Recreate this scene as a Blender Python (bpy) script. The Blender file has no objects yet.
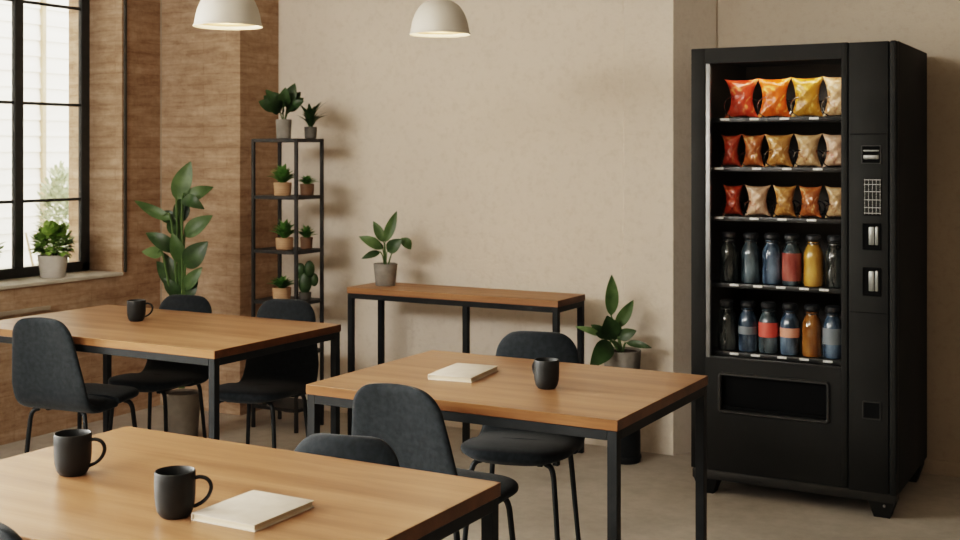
import bpy, bmesh, math, random
from mathutils import Vector, Matrix
random.seed(7)
S = bpy.context.scene
COL = S.collection
PI = math.pi
CAMTH = math.radians(29.2)

# ------------------------------------------------------------------ materials
MATS = {}
def nodes_of(name):
    m = bpy.data.materials.new(name); m.use_nodes = True
    nt = m.node_tree
    return m, nt, nt.nodes['Principled BSDF'], nt.nodes['Material Output']

def setp(b, **k):
    for key, v in k.items():
        key = key.replace('_', ' ').title().replace('Ior', 'IOR')
        if key == 'Specular': key = 'Specular IOR Level'
        if key == 'Coat': key = 'Coat Weight'
        if key == 'Sheen': key = 'Sheen Weight'
        b.inputs[key].default_value = v

def ramp(nt, stops):
    r = nt.nodes.new('ShaderNodeValToRGB')
    e = r.color_ramp.elements
    while len(e) > 1: e.remove(e[-1])
    e[0].position = stops[0][0]; e[0].color = (*stops[0][1], 1)
    for p, c in stops[1:]:
        x = e.new(p); x.color = (*c, 1)
    return r

def noise(nt, vec, scale, detail=6, rough=0.55, dist=0.0):
    n = nt.nodes.new('ShaderNodeTexNoise')
    n.inputs['Scale'].default_value = scale
    n.inputs['Detail'].default_value = detail
    n.inputs['Roughness'].default_value = rough
    n.inputs['Distortion'].default_value = dist
    nt.links.new(vec, n.inputs['Vector'])
    return n

def coords(nt, scale=(1, 1, 1)):
    t = nt.nodes.new('ShaderNodeTexCoord')
    mp = nt.nodes.new('ShaderNodeMapping')
    mp.inputs['Scale'].default_value = scale
    nt.links.new(t.outputs['Object'], mp.inputs['Vector'])
    return mp.outputs['Vector']

def mixc(nt, a, b, fac, mode='MIX'):
    m = nt.nodes.new('ShaderNodeMix'); m.data_type = 'RGBA'; m.blend_type = mode
    for sock, v in ((0, fac), (6, a), (7, b)):
        if hasattr(v, 'links') or hasattr(v, 'is_linked'): nt.links.new(v, m.inputs[sock])
        else: m.inputs[sock].default_value = v if sock == 0 else (*v, 1)
    return m.outputs[2]

def bump(nt, b, h, strength=0.2, dist=0.01):
    bp = nt.nodes.new('ShaderNodeBump')
    bp.inputs['Strength'].default_value = strength
    bp.inputs['Distance'].default_value = dist
    nt.links.new(h, bp.inputs['Height']); nt.links.new(bp.outputs['Normal'], b.inputs['Normal'])

def mottled(name, c1, c2, scale=8, rough=0.6, stretch=(1, 1, 1), bumpk=0.0, bumps=60, lo=.35, hi=.65, **k):
    m, nt, b, o = nodes_of(name)
    v = coords(nt, stretch)
    n = noise(nt, v, scale)
    r = ramp(nt, [(lo, c1), (hi, c2)])
    nt.links.new(n.outputs['Fac'], r.inputs['Fac'])
    nt.links.new(r.outputs['Color'], b.inputs['Base Color'])
    setp(b, roughness=rough, **k)
    if bumpk:
        n2 = noise(nt, v, bumps, 4)
        bump(nt, b, n2.outputs['Fac'], bumpk, .004)
    MATS[name] = m
    return m

def wood(name, cols, rough, coat=0.0, seed=0.0):
    m, nt, b, o = nodes_of(name)
    v = coords(nt, (.9, 11, 11))
    off = nt.nodes.new('ShaderNodeVectorMath'); off.operation = 'ADD'
    off.inputs[1].default_value = (seed, seed * 1.7, seed * .3)
    nt.links.new(v, off.inputs[0]); v = off.outputs[0]
    n1 = noise(nt, v, 1.6, 5, .55, .25)
    r = ramp(nt, [(.34, tuple(x * .88 for x in cols[0])), (.5, tuple(x * .92 for x in cols[1])), (.66, tuple(x * .92 for x in cols[2]))])
    nt.links.new(n1.outputs['Fac'], r.inputs['Fac'])
    v2 = coords(nt, (3.0, 95, 95))
    n2 = noise(nt, v2, 2.0, 4, .6)
    r2 = ramp(nt, [(.30, (.72, .72, .72)), (.55, (1, 1, 1))])
    nt.links.new(n2.outputs['Fac'], r2.inputs['Fac'])
    c = mixc(nt, r.outputs['Color'], r2.outputs['Color'], .55, 'MULTIPLY')
    # shade on the side faces, painted into the colour by face direction
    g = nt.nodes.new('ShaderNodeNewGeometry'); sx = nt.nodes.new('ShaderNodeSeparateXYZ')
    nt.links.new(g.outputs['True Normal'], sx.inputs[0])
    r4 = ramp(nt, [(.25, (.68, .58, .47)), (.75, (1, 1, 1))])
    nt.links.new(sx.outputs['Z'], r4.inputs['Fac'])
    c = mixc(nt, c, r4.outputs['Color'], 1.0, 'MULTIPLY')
    ab = nt.nodes.new('ShaderNodeMath'); ab.operation = 'ABSOLUTE'      # deeper painted shade on the end faces
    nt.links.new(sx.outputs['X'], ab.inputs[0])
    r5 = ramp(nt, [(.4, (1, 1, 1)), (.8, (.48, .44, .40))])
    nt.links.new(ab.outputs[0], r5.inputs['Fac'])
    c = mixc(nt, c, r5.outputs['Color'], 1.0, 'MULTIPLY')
    nt.links.new(c, b.inputs['Base Color'])
    setp(b, roughness=rough, coat=coat, coat_roughness=.35)
    bump(nt, b, n2.outputs['Fac'], .08, .002)
    MATS[name] = m

WC = [(.30, .160, .079), (.375, .211, .112), (.44, .260, .145)]
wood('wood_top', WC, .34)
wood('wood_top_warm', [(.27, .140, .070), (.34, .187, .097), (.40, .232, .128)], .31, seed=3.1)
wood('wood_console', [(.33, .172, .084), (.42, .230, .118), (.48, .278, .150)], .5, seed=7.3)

def plaster(name, base, amp=.1):
    m, nt, b, o = nodes_of(name)
    v = coords(nt)
    n1 = noise(nt, v, 1.1, 7, .6)
    d = tuple(x * (1 - amp) for x in base); l = tuple(min(1, x * (1 + amp * .6)) for x in base)
    r = ramp(nt, [(.3, d), (.7, l)])
    nt.links.new(n1.outputs['Fac'], r.inputs['Fac'])
    n2 = noise(nt, v, 26, 8, .7)
    r2 = ramp(nt, [(.32, (.90, .89, .87)), (.5, (1, 1, 1))])
    nt.links.new(n2.outputs['Fac'], r2.inputs['Fac'])
    c = mixc(nt, r.outputs['Color'], r2.outputs['Color'], .8, 'MULTIPLY')
    # tiny scattered pock marks
    vo = nt.nodes.new('ShaderNodeTexVoronoi'); vo.inputs['Scale'].default_value = 9
    nt.links.new(v, vo.inputs['Vector'])
    r3 = ramp(nt, [(.015, (.80, .76, .70)), (.03, (1, 1, 1))])
    nt.links.new(vo.outputs['Distance'], r3.inputs['Fac'])
    c = mixc(nt, c, r3.outputs['Color'], .35, 'MULTIPLY')
    nt.links.new(c, b.inputs['Base Color'])
    setp(b, roughness=.9, specular=.2)
    bump(nt, b, n2.outputs['Fac'], .5, .012)
    MATS[name] = m
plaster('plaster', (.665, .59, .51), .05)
plaster('plaster_alcove_shade', (.41, .352, .288), .06)  # wall plaster darkened, the alcove's shade put into its colour
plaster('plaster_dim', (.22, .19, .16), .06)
plaster('ceiling_paint', (.62, .58, .52), .04)

def rammed(name):
    m, nt, b, o = nodes_of(name)
    v = coords(nt, (2.4, 2.4, 13))
    n1 = noise(nt, v, 1.4, 10, .72, .3)
    r = ramp(nt, [(.25, (.27, .178, .118)), (.45, (.395, .278, .194)), (.58, (.49, .362, .265)), (.75, (.58, .452, .35))])
    nt.links.new(n1.outputs['Fac'], r.inputs['Fac'])
    # long thin brick courses, laid in world height
    t = nt.nodes.new('ShaderNodeTexCoord')
    sp = nt.nodes.new('ShaderNodeSeparateXYZ'); nt.links.new(t.outputs['Object'], sp.inputs[0])
    ad = nt.nodes.new('ShaderNodeMath'); ad.operation = 'ADD'
    nt.links.new(sp.outputs['X'], ad.inputs[0]); nt.links.new(sp.outputs['Y'], ad.inputs[1])
    cb = nt.nodes.new('ShaderNodeCombineXYZ')
    nt.links.new(ad.outputs[0], cb.inputs['X']); nt.links.new(sp.outputs['Z'], cb.inputs['Y'])
    br = nt.nodes.new('ShaderNodeTexBrick')
    br.inputs['Scale'].default_value = 1
    br.inputs['Brick Width'].default_value = .33
    br.inputs['Row Height'].default_value = .058
    br.inputs['Mortar Size'].default_value = .006
    br.inputs['Mortar Smooth'].default_value = 1.0
    br.inputs['Color1'].default_value = (1, 1, 1, 1); br.inputs['Color2'].default_value = (.82, .79, .76, 1)
    br.inputs['Mortar'].default_value = (.70, .64, .58, 1)
    nt.links.new(cb.outputs[0], br.inputs['Vector'])
    c = mixc(nt, r.outputs['Color'], br.outputs['Color'], .5, 'MULTIPLY')
    n3 = noise(nt, coords(nt), 30, 6, .7)
    r3 = ramp(nt, [(.3, (.70, .67, .64)), (.62, (1, 1, 1))])
    nt.links.new(n3.outputs['Fac'], r3.inputs['Fac'])
    c = mixc(nt, c, r3.outputs['Color'], .6, 'MULTIPLY')
    nt.links.new(c, b.inputs['Base Color'])
    setp(b, roughness=.9, specular=.2)
    bump(nt, b, n3.outputs['Fac'], .5, .012)
    MATS[name] = m
rammed('brown_brick')

def concrete(name):
    m, nt, b, o = nodes_of(name)
    v = coords(nt)
    n1 = noise(nt, v, 1.6, 8, .62, .3)
    r = ramp(nt, [(.3, (.34, .305, .262)), (.5, (.42, .382, .335)), (.72, (.49, .45, .40))])
    nt.links.new(n1.outputs['Fac'], r.inputs['Fac'])
    n2 = noise(nt, v, 14, 8, .7)
    r2 = ramp(nt, [(.35, (.8, .8, .79)), (.6, (1, 1, 1))])
    nt.links.new(n2.outputs['Fac'], r2.inputs['Fac'])
    c = mixc(nt, r.outputs['Color'], r2.outputs['Color'], .7, 'MULTIPLY')
    nt.links.new(c, b.inputs['Base Color'])
    setp(b, roughness=.52, specular=.35)
    bump(nt, b, n2.outputs['Fac'], .08, .004)
    MATS[name] = m
concrete('concrete')

mottled('chair_fabric', (.0105, .0138, .0172), (.0185, .0232, .028), 60, .85, bumpk=.25, bumps=420, specular=.25, sheen=.12, sheen_roughness=.4)
mottled('black_metal', (.0120, .0138, .0155), (.0165, .0188, .021), 30, .5, specular=.25)
mottled('shelf_metal', (.020, .020, .021), (.028, .028, .029), 30, .5)
mottled('mug_glaze', (.017, .0185, .0185), (.0225, .024, .024), 20, .45, specular=.35)
mottled('mug_inside', (.010, .010, .010), (.014, .014, .013), 20, .5)
mottled('machine_black', (.0145, .0148, .0142), (.0185, .0188, .018), 5, .6, specular=.16)
mottled('machine_edge', (.022, .022, .021), (.028, .028, .027), 5, .4, specular=.4)
mottled('machine_dark', (.003, .003, .003), (.005, .005, .005), 5, .7, specular=.08)
mottled('machine_inner', (.035, .026, .018), (.05, .037, .026), 3, .5)
mottled('shelf_grey', (.025, .025, .025), (.045, .045, .044), 9, .35, metallic=.4)
mottled('chrome', (.17, .17, .168), (.25, .25, .247), 9, .4, metallic=.7)
mottled('coil_wire', (.30, .31, .33), (.42, .43, .45), 9, .22, metallic=1.0)
mottled('price_tag', (.55, .55, .52), (.75, .75, .72), 90, .6)
mottled('slot_silver', (.14, .145, .135), (.24, .245, .23), 20, .35, stretch=(8, 1, 1), metallic=.5)
mottled('key_white', (.22, .22, .21), (.40, .40, .38), 240, .5)
mottled('lamp_shade', (.46, .42, .365), (.52, .48, .42), 6, .5)
mottled('lamp_cord', (.02, .02, .02), (.03, .03, .03), 6, .6)
mottled('notebook_cover', (.56, .50, .43), (.61, .55, .475), 30, .7, bumpk=.1, bumps=260)
mottled('notebook_pages', (.50, .42, .31), (.62, .54, .42), 3, .8, stretch=(1, 1, 300))
mottled('pot_grey', (.20, .185, .165), (.27, .25, .225), 22, .8, bumpk=.15)
mottled('pot_light', (.50, .47, .44), (.58, .55, .52), 14, .7)
mottled('pot_dark_grey', (.085, .08, .072), (.12, .112, .10), 22, .8)
mottled('pot_taupe', (.13, .112, .092), (.17, .15, .125), 12, .8)
mottled('pot_tan', (.34, .205, .115), (.44, .285, .175), 9, .7, stretch=(1, 1, 14))
mottled('pot_brown', (.12, .07, .042), (.17, .10, .06), 9, .7)
mottled('soil', (.018, .012, .008), (.04, .028, .018), 60, .95, bumpk=.5)
mottled('leaf_dark', (.018, .038, .012), (.040, .078, .026), 14, .42, specular=.45)
mottled('leaf_mid', (.045, .085, .026), (.092, .148, .055), 14, .45, specular=.45)
mottled('leaf_pale', (.105, .175, .065), (.17, .25, .11), 14, .45)
mottled('leaf_fresh', (.14, .26, .04), (.32, .45, .13), 18, .5)
mottled('stem_green', (.06, .105, .035), (.095, .145, .052), 12, .5)
mottled('succulent', (.06, .15, .03), (.15, .28, .08), 16, .5)
mottled('window_metal', (.036, .039, .039), (.048, .051, .051), 20, .5)
mottled('sill_stone', (.50, .46, .40), (.60, .56, .49), 12, .6)
mottled('trim_pale', (.34, .29, .23), (.42, .36, .29), 12, .7)
mottled('trim_steel', (.075, .073, .068), (.10, .098, .09), 12, .4, metallic=.5)
mottled('siding_white', (.84, .79, .71), (.92, .875, .80), 2, .8, stretch=(.6, .6, 6))
mottled('post_tan', (.42, .33, .22), (.50, .41, .29), 4, .8)
mottled('outdoor_ground', (.25, .24, .21), (.35, .33, .3), 2, .9)
mottled('shrub_leaf_hazed', (.42, .46, .33), (.60, .62, .48), 9, .7)  # bleached tone: outdoor glare and haze put into the leaf colour
def bag_mat(name, dark, main, light):
    m, nt, b, o = nodes_of(name)
    v = coords(nt)
    n = noise(nt, v, 17, 4, .6, 1.2)
    r = ramp(nt, [(.33, dark), (.43, main), (.53, main), (.62, light)])
    nt.links.new(n.outputs['Fac'], r.inputs['Fac'])
    nt.links.new(r.outputs['Color'], b.inputs['Base Color'])
    setp(b, roughness=.24, specular=.6, coat=.25)
    n2 = noise(nt, coords(nt, (1, 1, .45)), 38, 3, .5, .8)
    bump(nt, b, n2.outputs['Fac'], .55, .012)
    MATS[name] = m
bag_mat('bag_red', (.20, .018, .008), (.42, .055, .020), (.62, .27, .09))
bag_mat('bag_orange', (.36, .035, .006), (.56, .115, .010), (.75, .42, .10))
bag_mat('bag_yellow', (.16, .07, .010), (.42, .21, .025), (.62, .42, .12))
bag_mat('bag_cream', (.22, .05, .018), (.46, .30, .16), (.62, .50, .34))
bag_mat('bag_amber', (.17, .055, .010), (.38, .19, .055), (.62, .43, .21))
bag_mat('bag_pink', (.36, .085, .045), (.50, .33, .22), (.60, .47, .36))
bag_mat('bag_brown', (.16, .035, .010), (.34, .11, .03), (.64, .42, .20))
bag_mat('bag_ember', (.12, .014, .006), (.36, .050, .016), (.62, .26, .09))
def bottle_mat(n, a, c):  # pale upright streaks are glare painted into the bottle colour
    mottled(n, a, c, 22, .14, stretch=(1, 1, .35), specular=.6, coat=.5, lo=.4, hi=.68)
bottle_mat('drink_black', (.010, .012, .011), (.09, .10, .095))
bottle_mat('drink_slate', (.016, .026, .032), (.11, .145, .165))
bottle_mat('drink_navy', (.018, .034, .055), (.14, .20, .27))
bottle_mat('drink_red', (.20, .045, .035), (.34, .11, .085))
bottle_mat('drink_gold', (.30, .16, .025), (.48, .29, .07))
bottle_mat('drink_amber', (.16, .065, .012), (.32, .15, .035))
mottled('label_red', (.48, .07, .05), (.58, .11, .08), 8, .5)
mottled('label_peach', (.55, .25, .17), (.62, .31, .22), 8, .5)
mottled('label_grey', (.13, .155, .175), (.19, .21, .225), 8, .5)
mottled('bottle_cap', (.010, .011, .012), (.03, .032, .035), 30, .3)

def glass(name, refl, tint):
    m = bpy.data.materials.new(name); m.use_nodes = True
    nt = m.node_tree; nt.nodes.clear()
    o = nt.nodes.new('ShaderNodeOutputMaterial')
    t = nt.nodes.new('ShaderNodeBsdfTransparent'); t.inputs[0].default_value = (*tint, 1)
    g = nt.nodes.new('ShaderNodeBsdfGlossy'); g.inputs['Roughness'].default_value = .04
    f = nt.nodes.new('ShaderNodeFresnel'); f.inputs['IOR'].default_value = refl
    n = noise(nt, coords(nt), 1.0, 1)        # faint unevenness of the pane
    bp = nt.nodes.new('ShaderNodeBump'); bp.inputs['Strength'].default_value = .02
    nt.links.new(n.outputs['Fac'], bp.inputs['Height']); nt.links.new(bp.outputs['Normal'], g.inputs['Normal'])
    mx = nt.nodes.new('ShaderNodeMixShader')
    nt.links.new(f.outputs[0], mx.inputs[0]); nt.links.new(t.outputs[0], mx.inputs[1]); nt.links.new(g.outputs[0], mx.inputs[2])
    nt.links.new(mx.outputs[0], o.inputs[0])
    MATS[name] = m
glass('window_glass', 1.35, (.97, .98, .97))
glass('machine_glass', 1.12, (.96, .96, .96))

def emit(name, c, k, base=(.8, .75, .65)):
    m, nt, b, o = nodes_of(name)
    n = noise(nt, coords(nt), 6, 2)
    r = ramp(nt, [(.2, tuple(x * .95 for x in c)), (.8, c)])
    nt.links.new(n.outputs['Fac'], r.inputs['Fac'])
    nt.links.new(r.outputs['Color'], b.inputs['Emission Color'])
    b.inputs['Base Color'].default_value = (*base, 1)
    b.inputs['Emission Strength'].default_value = k
    MATS[name] = m
emit('lamp_glow', (1.0, .60, .28), .50, (.30, .22, .14))
emit('case_light', (1.0, .80, .58), .4)

# ------------------------------------------------------------------ mesh helpers
def nb(): return bmesh.new()

def box(bm, x0, x1, y0, y1, z0, z1, bevel=0, seg=2, M=None):
    r = bmesh.ops.create_cube(bm, size=1)
    vs = r['verts']
    for v in vs:
        v.co = Vector(((x0 + x1) / 2 + v.co.x * (x1 - x0), (y0 + y1) / 2 + v.co.y * (y1 - y0), (z0 + z1) / 2 + v.co.z * (z1 - z0)))
    if M is not None:
        for v in vs: v.co = M @ v.co
    if bevel:
        es = list({e for v in vs for e in v.link_edges})
        bmesh.ops.bevel(bm, geom=es, offset=bevel, segments=seg, affect='EDGES', profile=.5)
    return bm

def loft(bm, rings, closed_u=True, cap0=True, cap1=True):
    vr = [[bm.verts.new(p) for p in ring] for ring in rings]
    n = len(vr[0])
    for a, b in zip(vr, vr[1:]):
        for i in range(n if closed_u else n - 1):
            j = (i + 1) % n
            bm.faces.new((a[i], a[j], b[j], b[i]))
    if cap0 and closed_u: bm.faces.new(list(reversed(vr[0])))
    if cap1 and closed_u: bm.faces.new(vr[-1])
    return vr

def lathe(bm, prof, n=32, c=(0, 0, 0), cap0=True, cap1=True):
    rings = []
    for r, z in prof:
        rings.append([(c[0] + max(r, .0002) * math.cos(2 * PI * i / n), c[1] + max(r, .0002) * math.sin(2 * PI * i / n), c[2] + z) for i in range(n)])
    loft(bm, rings, True, cap0, cap1)
    return bm

def tube(bm, pts, rad, n=10, caps=True):
    pts = [Vector(p) for p in pts]
    rads = rad if isinstance(rad, (list, tuple)) else [rad] * len(pts)
    up = None; rings = []
    for i, p in enumerate(pts):
        a = pts[max(i - 1, 0)]; b = pts[min(i + 1, len(pts) - 1)]
        t = (b - a).normalized()
        if up is None:
            up = Vector((0, 0, 1)) if abs(t.z) < .9 else Vector((1, 0, 0))
        s = t.cross(up).normalized(); up = s.cross(t).normalized()
        rings.append([p + (s * math.cos(2 * PI * k / n) + up * math.sin(2 * PI * k / n)) * rads[i] for k in range(n)])
    loft(bm, rings, True, caps, caps)
    return bm

def smooth_path(pts, n=6):
    pts = [Vector(p) for p in pts]; out = []
    P = [pts[0] * 2 - pts[1]] + pts + [pts[-1] * 2 - pts[-2]]
    for i in range(1, len(P) - 2):
        for k in range(n):
            t = k / n
            a, b, c, d = P[i - 1], P[i], P[i + 1], P[i + 2]
            out.append(.5 * ((2 * b) + (c - a) * t + (2 * a - 5 * b + 4 * c - d) * t * t + (3 * b - a - 3 * c + d) * t ** 3))
    out.append(pts[-1])
    return out

def finish(name, bm, mat, parent=None, smooth=True, loc=None):
    bmesh.ops.recalc_face_normals(bm, faces=bm.faces)
    me = bpy.data.meshes.new(name)
    bm.to_mesh(me); bm.free()
    me.materials.append(MATS[mat])
    if smooth:
        for p in me.polygons: p.use_smooth = True
        me.set_sharp_from_angle(angle=math.radians(40))
    o = bpy.data.objects.new(name, me); COL.objects.link(o)
    if parent is not None: o.parent = parent
    if loc is not None: o.location = loc
    return o

def thing(name, label, cat, loc=(0, 0, 0), rz=0, group=None):
    o = bpy.data.objects.new(name, None); COL.objects.link(o)
    o.empty_display_size = .05
    o.location = loc; o.rotation_euler = (0, 0, rz)
    o['label'] = label; o['category'] = cat
    if group: o['group'] = group
    return o

def structure(name, bm, mat, smooth=False, parent=None):
    o = finish(name, bm, mat, parent, smooth)
    if parent is None: o['kind'] = 'structure'
    return o

def dup(root, loc, rz, label, group=None):
    r = root.copy(); COL.objects.link(r)
    r.location = loc; r.rotation_euler = (0, 0, rz); r['label'] = label
    if group: r['group'] = group
    for ch in list(root.children):
        c = ch.copy(); COL.objects.link(c); c.parent = r
        for g in list(ch.children):
            d = g.copy(); COL.objects.link(d); d.parent = c
    return r

# ------------------------------------------------------------------ room shell
XL = -4.90          # face of the window wall
XO = -5.31          # its outer face
XR, YR = 3.2, -3.2
ZC = 3.0
bm = nb(); box(bm, XO, XR + .2, YR - .2, 6.0, -.12, 0); structure('floor', bm, 'concrete')
bm = nb(); box(bm, XO, XR + .2, YR - .2, 6.0, ZC, ZC + .12); structure('ceiling', bm, 'ceiling_paint')

WINS = [(2.90, 4.785), (.55, 2.40), (-1.95, .05)]
WZ0, WZ1 = .755, 2.72
bm = nb()
cuts = sorted(WINS)
box(bm, XO, XL, YR - .2, 6.0, 0, WZ0)
box(bm, XO, XL, YR - .2, 6.0, WZ1, ZC)
y = YR - .2
for a, b_ in cuts:
    box(bm, XO, XL, y, a, WZ0, WZ1); y = b_
box(bm, XO, XL, y, 6.0, WZ0, WZ1)
structure('wall_left', bm, 'brown_brick')

def plan(name, pts, z0, z1, mat):
    bm = nb()
    lo = [bm.verts.new((x, y, z0)) for x, y in pts]; hi = [bm.verts.new((x, y, z1)) for x, y in pts]
    n = len(pts)
    for i in range(n):
        j = (i + 1) % n
        bm.faces.new((lo[i], lo[j], hi[j], hi[i]))
    bm.faces.new(lo); bm.faces.new(hi)
    return structure(name, bm, mat)
plan('wall_corner', [(XL, 5.08), (-4.326, 5.08), (-4.326, 6.0), (XL, 6.0)], 0, ZC, 'brown_brick')
plan('wall_back', [(-4.326, 5.409), (-2.236, 5.409), (-2.226, 5.399), (-1.979, 5.399), (-1.850, 5.64), (-1.850, 6.0), (-4.326, 6.0)], 0, ZC, 'plaster')
plan('wall_alcove', [(-1.850, 5.655), (XR, 5.655), (XR, 6.0), (-1.850, 6.0)], 0, ZC, 'plaster_alcove_shade')
bm = nb(); box(bm, XR, XR + .2, YR, 6.0, 0, ZC); structure('wall_right', bm, 'plaster_dim')
bm = nb(); box(bm, XL, XR, YR - .2, YR, 0, ZC); structure('wall_rear', bm, 'plaster')
bm = nb(); box(bm, -1.845, XR, 5.643, 5.655, 0, .066, .003); structure('baseboard_alcove', bm, 'plaster_alcove_shade')
bm = nb(); box(bm, XL, XL + .022, 2.2, 4.282, .628, .648, .003); structure('trim_1', bm, 'trim_pale')
bm = nb(); box(bm, XL - .006, XL + .010, 4.797, 4.813, WZ0 + .018, ZC, .002); structure('trim_2', bm, 'trim_steel')
bm = nb(); box(bm, XL, XL + .005, 5.075, 5.08, 0, ZC); structure('trim_3', bm, 'trim_pale')

# ------------------------------------------------------------------ windows
def window(i, a, b_, first):
    XF0, XF1 = -5.172, -5.143
    r = bpy.data.objects.new('window_%d' % i, None); COL.objects.link(r)
    r.location = (XF1, (a + b_) / 2, WZ0); r['kind'] = 'structure'
    lx, ly, lz = r.location
    def part(n, bm, m):
        bmesh.ops.translate(bm, verts=bm.verts, vec=(-lx, -ly, -lz))
        return finish(n, bm, m, r, False)
    z0, z1 = WZ0 + .018, WZ1
    fw = .060
    bm = nb()
    box(bm, XF0, XF1, b_ - fw, b_, z0, z1, .006); box(bm, XF0, XF1, a, a + fw, z0, z1, .006)
    box(bm, XF0, XF1, a, b_, z0, z0 + .052, .006); box(bm, XF0, XF1, a, b_, z1 - .052, z1, .006)
    part('window_frame', bm, 'window_metal')
    # columns of panes, counted from the far jamb
    y = b_ - fw; pw = .388; mw = .058
    spans = []
    while y - pw > a + fw - .25:
        lo = max(y - pw, a + fw); spans.append((lo, y))
        y = lo - mw
        if lo <= a + fw + .001 or y < a + fw + .05: break
        bm = nb(); box(bm, XF0 + .002, XF1 + .004, y, y + mw, z0 + .045, z1 - .045, .008)
        part('mullion', bm, 'window_metal')
    for zt in (1.168, 1.681, 2.210):
        bm = nb()
        for lo, hi in spans: box(bm, XF0 + .006, XF1 - .006, lo - .004, hi + .004, zt - .008, zt + .008, .003)
        part('transom', bm, 'window_metal')
    for lo, hi in spans:
        bm = nb(); box(bm, -5.160, -5.157, lo, hi, z0 + .03, z1 - .03)
        part('pane', bm, 'window_glass')
    bm = nb(); box(bm, XF1 - .03, XL + .012, a - (.0 if not first else 0), b_, WZ0, z0, .004)
    part('window_sill', bm, 'sill_stone')
for i, (a, b_) in enumerate(WINS): window(i + 1, a, b_, i == 0)

# ------------------------------------------------------------------ outdoors seen through the window
bm = nb(); box(bm, -22, XO - .02, -14, 20, -.35, -.25); structure('ground', bm, 'outdoor_ground')
t = thing('neighbouring_building', 'pale white house wall with lap siding outside the window', 'building', (-8.6, 7, -.25))
bm = nb()
for k in range(46):
    z = k * .14
    pts = [(0.0, -9, z), (.022, -9, z), (.006, -9, z + .14), (0.0, -9, z + .14)]
    a = [bm.verts.new(p) for p in pts]; c = [bm.verts.new((p[0], 9, p[2])) for p in pts]
    for i in range(4): bm.faces.new((a[i], a[(i + 1) % 4], c[(i + 1) % 4], c[i]))
    bm.faces.new(a); bm.faces.new(c)
box(bm, -3, 0, -9, 9, 0, 6.44)
finish('siding', bm, 'siding_white', t, False)
bm = nb(); box(bm, 0, .05, 0.417, 0.461, 0, 6.4, .01); finish('corner_board', bm, 'post_tan', t, False)

def leaf(bm, base, tip, w, bend=.0, up=Vector((0, 0, 1)), fold=.18, seg=8, shape=1.0, twist=0.0):
    base = Vector(base); tip = Vector(tip)
    ax = tip - base; L = ax.length
    if L < 1e-5: return
    ax.normalize()
    side = ax.cross(up)
    if side.length < 1e-3: side = Vector((1, 0, 0))
    side.normalize(); nrm = side.cross(ax).normalized()
    if twist:
        R = Matrix.Rotation(twist, 3, ax); side = R @ side; nrm = R @ nrm
    rows = []
    for i in range(seg + 1):
        t = i / seg
        ww = w * .5 * (math.sin(PI * t ** (.78 * shape)) ** .8) if 0 < t < 1 else w * .02
        mid = base + ax * L * t + nrm * (bend * L * math.sin(PI * t))
        row = []
        for u in (-1, -.5, 0, .5, 1):
            row.append(bm.verts.new(mid + side * ww * u + nrm * (abs(u) * ww * fold)))
        rows.append(row)
    for a, b2 in zip(rows, rows[1:]):
        for k in range(4): bm.faces.new((a[k], a[k + 1], b2[k + 1], b2[k]))

def bush(bm, n, r, zc, rz, lw, ll, rnd):
    for _ in range(n):
        th = rnd.uniform(0, 2 * PI); ph = math.acos(rnd.uniform(-.55, 1))
        rr = rnd.uniform(.35, 1) ** .6
        d = Vector((math.sin(ph) * math.cos(th), math.sin(ph) * math.sin(th), math.cos(ph)))
        p = Vector((d.x * r * rr, d.y * r * rr, zc + d.z * rz * rr))
        tip = p + (d + Vector((rnd.uniform(-.5, .5), rnd.uniform(-.5, .5), rnd.uniform(-.2, .6)))).normalized() * ll * rnd.uniform(.7, 1.2)
        leaf(bm, p, tip, lw * rnd.uniform(.8, 1.2), rnd.uniform(-.1, .2), seg=4)

rnd = random.Random(3)
for (x, y, r, h, lab) in ((-7.50, 6.67, .17, 1.05, 'pale green leafy shrub outside the window, in front of the white house wall'),):
    t = thing('garden_shrub', lab, 'shrub', (x, y, -.25))
    bm = nb(); bush(bm, 1100, r, h, .52, .035, .055, rnd); finish('foliage', bm, 'shrub_leaf_hazed', t)
    bm = nb()
    for a in range(6): tube(bm, [(.03 * math.cos(a), .03 * math.sin(a), 0), (.25 * math.cos(a), .25 * math.sin(a), h)], [.02, .008], 6)
    finish('stem', bm, 'post_tan', t)

# ------------------------------------------------------------------ tables
def table(name, label, x0, x1, y0, y1, mat, legs_mid=(), group=None, top=.028, H=.75, lw=.027, rail=.026):
    cx, cy = (x0 + x1) / 2, (y0 + y1) / 2
    t = thing(name, label, 'table', (cx, cy, 0), 0, group)
    hx, hy = (x1 - x0) / 2, (y1 - y0) / 2
    bm = nb(); box(bm, -hx, hx, -hy, hy, H - top, H, .0011, 1)
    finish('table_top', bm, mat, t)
    i = .003
    zt = H - top
    for sx in (-1, 1):
        for sy in (-1, 1):
            ax, ay = sx * (hx - i), sy * (hy - i)
            bm = nb(); box(bm, min(ax, ax - sx * lw), max(ax, ax - sx * lw), min(ay, ay - sy * lw), max(ay, ay - sy * lw), 0, zt, .0015, 1)
            finish('leg', bm, 'black_metal', t)
    for mx, sy in legs_mid:
        ay = sy * (hy - i)
        bm = nb(); box(bm, mx - cx - lw / 2, mx - cx + lw / 2, min(ay, ay - sy * lw), max(ay, ay - sy * lw), 0, zt - rail, .0015, 1)
        finish('leg', bm, 'black_metal', t)
    for sy in (-1, 1):
        ay = sy * (hy - i)
        bm = nb(); box(bm, -hx + i + lw, hx - i - lw, min(ay, ay - sy * lw), max(ay, ay - sy * lw), zt - rail, zt, .001, 1)
        finish('frame_rail', bm, 'black_metal', t)
    for sx in (-1, 1):
        ax = sx * (hx - i)
        bm = nb(); box(bm, min(ax, ax - sx * lw), max(ax, ax - sx * lw), -hy + i + lw, hy - i - lw, zt - rail, zt, .001, 1)
        finish('frame_rail', bm, 'black_metal', t)
    return t
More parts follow.
